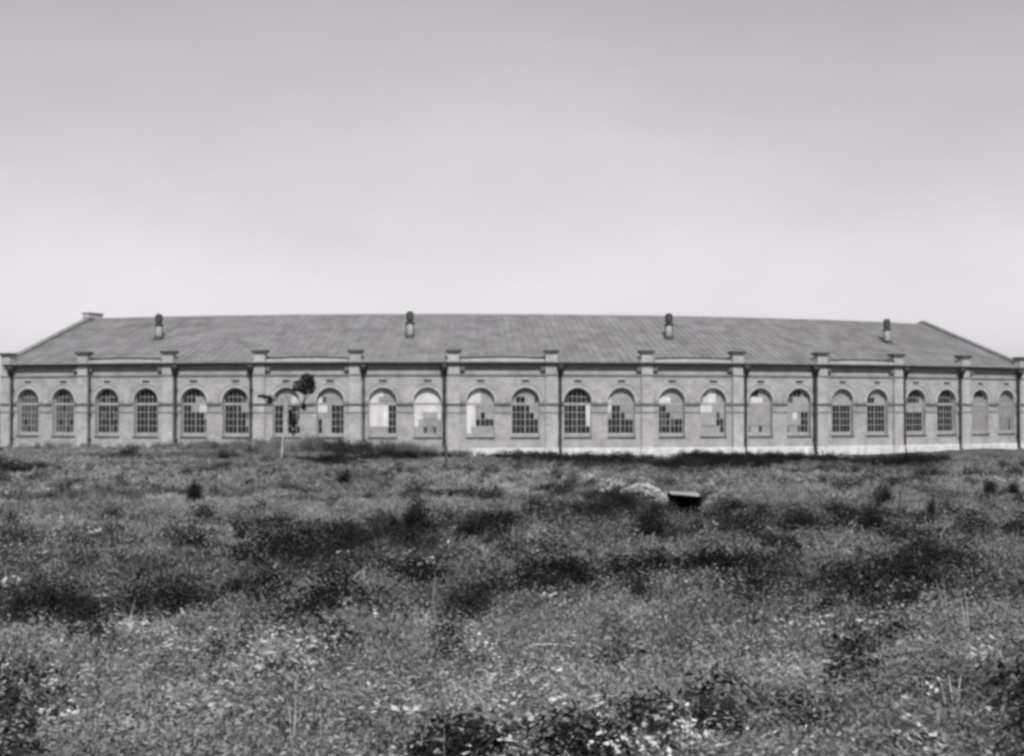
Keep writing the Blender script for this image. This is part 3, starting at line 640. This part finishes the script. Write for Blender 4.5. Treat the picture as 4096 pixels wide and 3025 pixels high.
DARKPATCH = [(1.5, 19, 4.0, 3.6, 0, .42), (1.2, 13, 2.6, 1.6, 0, .42), (5.5, 15, 3.0, 2.0, 0, .36), (4.2, 20.5, 2.4, 1.0, 0, .75), (.4, 22.5, 1.9, 1.2, 0, .9), (-2, 20.5, 1.2, 1., 0, .85), (2.6, 24.5, .9, 1.3, 0, .8), (0.2, 17.5, 2.2, 1.8, 0, .62), (1.6, 13.2, 1.5, 1.0, 0, .7), (.2, 12.4, 1.2, .8, 0, .6), (3.4, 12.2, 1.3, .9, 0, .5), (4.4, 11.2, 1.0, .5, 0, .5), (3.9, 19, 1.6, 1.4, 0, .65),
    (5.0, 16.6, 1.5, 1.0, 0, .55), (-2.9, 14.6, 1.0, 1.4, 0, .6), (.9, 6.9, .5, .35, 0, .75),  (6.3, 22, 2, 1.5, 0, .45), (-8.6, 24, 2.0, 1.4, 0, .35),
    (2.2, 7.4, .5, .4, 0, .5), (11, 29, 2.4, 2.0, 0, .5), (3.0, 24.5, 2.0, 2.5, 0, .6), (1.3, 28, 1.6, 3, 0, .45), (13, 77, 11, 4.5, 0, 1.), (-9, 84, 8, 6, 0, .95), (-19, 80, 7, 4, 0, .4), (20, 62, 9, 4, 0, .4)]
def keep(x, y, prob, seed):
    k = np.random.default_rng(seed).uniform(0, 1, len(x)) < prob; return x[k], y[k]

x, y = sample(42000, 5.2, 17, 1, 1.0); scatter('short_grass', C_short, x, y, .60 - .7 * dark_at(x, y) + .5 * fbm(x / .55, y / .6, 71, 3) + .5 * fbm(x / 1.5, y / 1.9, 11, 3), .7, 1.5, n_var=6)  # tone follows hummock height: lit tops and shaded hollows put into the colour
x, y = sample(52000, 13, 46, 2, 1.0); scatter('meadow_grass', C_mid, x, y, .60 - .85 * dark_at(x, y) + .6 * fbm(x / 1.1, y / 1.6, 72, 4) + .7 * fbm(x / 1.5, y / 1.9, 11, 3), .55, 1.2, n_var=6)  # same hummock shading painted into the tone here
x, y = sample(42000, 38, 103, 3, .6); scatter('distant_grass', C_far, x, y, .66 - .55 * dark_at(x, y) + .7 * fbm(x / 3, y / 5, 73, 4), .45, 1.0)
x, y = sample(60000, 5.2, 30, 4, 1.0); D_ = dark_at(x, y); x, y = keep(x, y, .22 + .6 * np.clip(D_ * 1.3 - .2, 0, 1), 1); scatter('leafy_weeds', C_weed, x, y, .65 - .55 * dark_at(x, y), .6, 1.5, n_var=6)
x, y = sample(16000, 5.2, 26, 5, 1.3); pf = np.clip(.34 + 1.1 * fbm(x / 1.0, y / 1.2, 81, 3), .03, 1) * np.where(np.hypot(x, y) < 9.5, 1, .30); x, y = keep(x, y, pf, 2); scatter('pale_weeds', C_pale, x, y, .3 + .7 * RNG.uniform(0, 1, len(x)), .6, 1.5)
x, y = sample(13000, 5.2, 30, 6, 1.5); pf = np.clip(-.05 + 1.9 * fbm(x / .7, y / .8, 83, 3), .01, 1) * np.where(np.hypot(x, y) < 10, 1.2, .18); x, y = keep(x, y, pf, 3); scatter('white_flowers', C_flower, x, y, RNG.uniform(0, 1, len(x)), .6, 1.4)
x, y = sample(70000, 5.5, 62, 7, 1.0); x, y = keep(x, y, np.clip((.58 * dark_at(x, y) + .62 * fbm(x / .42, y / .6, 61, 3, 2.3, .7) + .40 * fbm(x / .15, y / .2, 67, 2) + .38 * fbm(x / 1.3, y / 1.9, 62, 3) * sm(y, 12, 30) - .36 - .10 * blob(x, y, 3.2, 8.4, 2.0, 1.3)) * 7, 0, .9), 4); scatter('dark_weeds', C_dark, x, y, .5 + .5 * fbm(x / 1.5, y / 1.5, 91, 2), .35, .95)
x, y = sample(170, 5.4, 13, 8, 1.2); scatter('dry_stalks', C_stalk, x, y, RNG.uniform(0, 1, len(x)), .35, .9, tilt=.12)
x, y = sample(26000, 45, 101, 9, .3); x, y = keep(x, y, np.clip((.55 * dark_at(x, y) + .7 * fbm(x / 4, y / 6, 63, 4) - .34) * 5, 0, 1), 6); ok = (x < -4) | (np.hypot(x - CX, y - CY) > R + 7); x, y = x[ok], y[ok]; scatter('far_dark_weeds', C_dark, x, y, .5 + .5 * fbm(x / 3, y / 3, 92, 2), .8, 1.7)
# rank weeds along the foot of the wall
t = RNG.uniform(0, 12, 9000); off = RNG.uniform(.6, 12, 9000) ; a = ROT + (t - 6) * DL
x = CX + (R + off) * np.sin(a); y = CY - (R + off) * np.cos(a); pr_ = np.where(x < -2, (.5 + .5 * np.exp(-((x + 12) / 9.) ** 2)) * np.exp(-off / (2.5 + 5 * np.exp(-((x + 12) / 9.) ** 2))), .30 * (off > 6.5) * (x > 3) * (x < 24)) * np.clip(.55 + fbm(x / 5, y / 3, 95, 3), 0, 1)
x, y = keep(x, y, np.clip(pr_, 0, 1), 5); scatter('wall_weeds', C_tall, x, y, np.clip(.35 + .9 * fbm(x / 4, y / 3, 96, 2), 0, 1), (.45 + .75 * np.exp(-((x + 12) / 9) ** 2) * (np.hypot(x - CX, y - CY) < R + 8)) * RNG.uniform(.7, 1.3, len(x)), 1.)

# ------------------------------------------------------------------ single bushes of the field
def bush_meshes():
    out = []
    for k in range(4):
        V, F = [], []; r = np.random.default_rng(200 + k)
        for c in range(9):
            a = r.uniform(0, 6.28); d = .42 * r.uniform(0, 1); v, f = leaves(190, .30 + .25 * r.uniform(), .26, .034, 300 + 10 * k + c); o = len(V)
            V += [(q[0] + d * math.cos(a), q[1] + d * math.sin(a), q[2]) for q in v]; F += [tuple(x + o for x in q) for q in f]
        me = fast_mesh('foliage', np.array(V), np.array(F)); me.materials.append(M['bush'])
        mb = MB()
        for c in range(7):
            a = r.uniform(0, 6.28); d = r.uniform(.1, .5); mb.tube([(0, 0, -.05), (d * .5 * math.cos(a), d * .5 * math.sin(a), .22), (d * math.cos(a), d * math.sin(a), .55)], [.012, .009, .004], 4)
        out.append((me, mb.mesh('twigs', M['dark_bark'])))
    return out
BM = bush_meshes()
for k, (px, py, wd, hr_, lab) in enumerate(BUSH):
    p = at(px, py); sc = wd / 2237 / _F * p.y / 1.15
    b = empty('bush', p, lab, 'bush', 'dark bushes scattered over the field')
    fm, tm = BM[k % 4]
    for nm, me in (('foliage', fm), ('twigs', tm)):
        o = bpy.data.objects.new(nm, me); COL.objects.link(o); o.parent = b
    b.scale = (sc, sc * .7, (wd / 2237 / _F * p.y * hr_ * 1.15 + .10) / .55); b.rotation_euler[2] = k * 1.9

# ------------------------------------------------------------------ culvert, spoil, stones, posts
cx, cy = CULV; zt = (EYE - 1.6) * (1 - (cy - 4) / 96) + .27
K = empty('culvert', (cx, cy, zt - .5), 'square black culvert mouth under a thin pale concrete slab in the field', 'culvert')
def bx(x0, x1, y0, y1, z0, z1): return MB().hexa([(x0, y0, z0), (x1, y0, z0), (x1, y1, z0), (x0, y1, z0), (x0, y0, z1), (x1, y0, z1), (x1, y1, z1), (x0, y1, z1)])
mb = MB(); mb.hexa([(cx - .34, cy - .12, zt + .01), (cx + .29, cy - .12, zt - .04), (cx + .29, cy + .55, zt - .03), (cx - .34, cy + .55, zt + .012), (cx - .34, cy - .12, zt + .035), (cx + .29, cy - .12, zt + .01), (cx + .29, cy + .55, zt + .012), (cx - .34, cy + .55, zt + .035)])
mb.build('slab', M['concrete'], K)
bx(cx - .34, cx - .27, cy, cy + .55, zt - 1.1, zt).build('side_wall', M['black'], K); bx(cx + .27, cx + .34, cy, cy + .55, zt - 1.1, zt - .05).build('side_wall', M['black'], K)
bx(cx - .27, cx + .27, cy + .46, cy + .55, zt - 1.1, zt - .05).build('back_wall', M['black'], K); bx(cx - .27, cx + .27, cy, cy + .46, zt - 1.15, zt - 1.1).build('channel_floor', M['black'], K)

def rock(name, p, sx, sy, sz, m, seed):
    import bmesh
    bm = bmesh.new(); bmesh.ops.create_icosphere(bm, subdivisions=2, radius=1); r = random.Random(seed); pl = [(Vector((r.gauss(0, 1), r.gauss(0, 1), r.gauss(0, 1))).normalized(), r.uniform(.5, .85)) for _ in range(9)]
    for v in bm.verts:
        for n, d in pl:
            e = v.co.dot(n)
            if e > d: v.co -= n * (e - d)
        v.co = Vector((v.co.x * sx, v.co.y * sy, v.co.z * sz))
    me = bpy.data.meshes.new(name); bm.to_mesh(me); bm.free(); me.materials.append(m); o = link(name, me); o.location = p; o.rotation_euler[2] = r.uniform(0, 3); return o
ROCKS = [(1462, 1094, .16, 'pale stone lying against the left end of the culvert slab'), (1432, 1090, .13, 'pale stone at the top of the spoil heap beside the culvert'), (1400, 1080, .14, 'pale stone halfway up the spoil heap'),
         (1966, 1094, .12, 'pale stone just above the compact black bush'), (1290, 1050, .22, 'pale lump on the far end of the spoil heap'), (1478, 1108, .10, 'small stone under the left corner of the culvert slab')]
for k, (px, py, s_, lab) in enumerate(ROCKS):
    q = at(px, py); o = rock('stone', q + Vector((0, 0, s_ * .15)), s_, s_ * .8, s_ * .55, M['concrete'], 50 + k); tag(o, lab, 'stone', 'pale stones in the field')
# clods of the spoil heap
mb = MB(); r = random.Random(3)
for k in range(3200):
    t = r.random(); px, py = 1235 + 225 * t ** .8 + r.gauss(0, 16), 1050 + 54 * t ** 1.4 + r.gauss(0, 4 + 5 * t); q = at(px, py); s_ = r.uniform(.02, .08) * q.y / 35
    i0 = len(mb.v); mb.v += [tuple(q + Vector((r.uniform(-1, 1) * s_ * 1.3 + a * s_, r.uniform(-.5, .5) * s_ + b_ * s_, c_ * s_))) for a, b_, c_ in ((-1, -1, -.3), (1, -1, -.3), (1, 1, -.3), (-1, 1, -.3), (0, 0, .8))]
    for fc in ((0, 1, 4), (1, 2, 4), (2, 3, 4), (3, 0, 4)): mb.f.append(tuple(i0 + z for z in fc))
o = mb.build('spoil_clods', M['spoil']); o['kind'] = 'stuff'
for px, py, h_, w_, ln, lab in ((975, 1026, 1.1, .11, .0, 'short dark post standing in the field before the thickest downpipe'), (1316, 1250, .24, .13, -.5, 'short dark stump leaning left near the middle of the field'),
                                (1966, 1142, .55, .05, .02, 'thin dark stake right below the compact black bush'), (1797, 1008, .7, .09, .0, 'short dark post before the downpipe right of centre')):
    q = at(px, py); mb = MB(); mb.tube([(0, 0, -.2), (ln * h_ * .5, .02, h_ * .5), (ln * h_, 0, h_)], [w_ * .55, w_ * .5, w_ * .42], 8)
    o = mb.build('wooden_post', M['wood']); o.location = q; tag(o, lab, 'post', 'old posts in the field')

# ------------------------------------------------------------------ the sapling in front of the shed
q = at(614, 1009); T = empty('sapling', q, 'thin young tree with a pale stem and sparse dark leaf clumps before the shed', 'tree')
k_ = q.y / 2237 / _F
def sp(px, py, dy=0.): return Vector(((px - 614) * k_, dy, (1009 - py) * k_))
mb = MB(); mb.tube([sp(614, 1012), sp(616, 985), sp(619, 950), sp(626, 915), sp(634, 890)], [.08, .065, .05, .04, .03], 8); TR = mb.build('trunk', M['bark'], None, True); TR.parent = T
for pts, r0 in (([(634, 890), (645, 895, .3), (658, 893, .2), (663, 878), (668, 858), (671, 835)], .05), ([(626, 915), (618, 885, .2), (606, 872), (590, 868), (572, 869)], .035), ([(634, 890), (628, 870, -.2), (618, 858)], .025), ([(663, 880), (676, 862, .2), (684, 850)], .03), ([(626, 915), (634, 925, .2), (640, 918)], .03), ([(606, 872), (594, 880), (588, 876)], .02)):
    mb = MB(); mb.tube([sp(*p_) for p_ in pts], list(np.linspace(r0, r0 * .5, len(pts))), 6); o = mb.build('branch', M['dark_bark'] if pts[0][0] != 626 else M['bark'], None, True); o.parent = T
rt = random.Random(8)
for k in range(16):
    bx0, by0 = rt.choice([(663, 878), (668, 858), (671, 845), (606, 872), (590, 868), (634, 890), (645, 893), (630, 900)]); a_ = rt.uniform(.2, 2.9); l_ = rt.uniform(9, 24)
    mb = MB(); mb.tube([sp(bx0, by0), sp(bx0 + l_ * .5 * math.cos(a_), by0 - l_ * .6 * math.sin(a_), rt.uniform(-.3, .3)), sp(bx0 + l_ * math.cos(a_), by0 - l_ * math.sin(a_), rt.uniform(-.5, .5))], [.02, .014, .006], 5); o = mb.build('twig', M['dark_bark']); o.parent = T
def clump(cx_, cy_, rx, ry, n, seed, lsz=.16):
    r = np.random.default_rng(seed); V, F = [], []; c = np.array(sp(cx_, cy_))
    lobes = [(r.normal(0, .27, 3), r.uniform(.4, .65)) for _ in range(9)]
    for k in range(n):
        lo, lr = lobes[r.integers(9)]; d = r.normal(0, 1, 3); d /= np.linalg.norm(d); d = lo + d * lr * r.uniform(.3, 1) ** .5
        pz = c + d * np.array([rx, (rx + ry) / 2, ry]) * k_; nrm = r.normal(0, 1, 3) + np.array([0, 0, .8]); nrm /= np.linalg.norm(nrm); t = np.cross(nrm, r.normal(0, 1, 3)); t /= np.linalg.norm(t); b = np.cross(nrm, t); s_ = lsz * r.uniform(.5, 1.2)
        i = len(V); V += [tuple(pz - t * s_), tuple(pz - b * s_ * .5), tuple(pz + t * s_), tuple(pz + b * s_ * .5)]; F.append((i, i + 1, i + 2, i + 3))
    me = fast_mesh('leaf_clump', np.array(V), np.array(F)); me.materials.append(M['tree_leaf']); o = link('leaf_clump', me); o.parent = T
clump(670, 845, 26, 28, 1150, 1, .13); clump(576, 869, 13, 5, 160, 2, .12); clump(589, 875, 8, 9, 150, 3, .12); clump(641, 921, 11, 16, 300, 4, .12); clump(663, 888, 6, 9, 160, 5, .12); clump(634, 905, 6, 12, 110, 6, .1); clump(616, 893, 7, 9, 50, 7, .08); clump(641, 945, 8, 10, 40, 8, .09)

# ------------------------------------------------------------------ far trees past the left end of the shed
for k, (x_, y_, h_, w_) in enumerate([(-56, 138, 5.2, 5.5), (-63, 143, 4.4, 6), (-50.5, 150, 3.9, 4)]):
    lab = ['dark round tree far off past the left end of the shed', 'lower broad tree farther left behind the shed', 'small tree close behind the left gable'][k]
    z_ = gz(x_, y_); t_ = empty('far_tree', (x_, y_, z_), lab, 'tree', 'trees far behind the left end')
    mb = MB(); mb.tube([(0, 0, -.3), (.1, 0, h_ * .4), (0, .1, h_ * .7)], [.22, .16, .08], 7); o = mb.build('trunk', M['dark_bark']); o.parent = t_
    r = np.random.default_rng(400 + k); V, F = [], []
    for c in range(14):
        a = r.uniform(0, 6.28); d = w_ * .36 * r.uniform(0, 1); zc = h_ * r.uniform(.12, .62); v, f_ = leaves(150, 1.9, 1.3, .22, 500 + 20 * k + c, flat=.2); o_ = len(V)
        V += [(q_[0] + d * math.cos(a), q_[1] + d * math.sin(a), q_[2] + zc) for q_ in v]; F += [tuple(x2 + o_ for x2 in q_) for q_ in f_]
    me = fast_mesh('crown', np.array(V), np.array(F)); me.materials.append(M['far_leaf']); o = link('crown', me); o.parent = t_
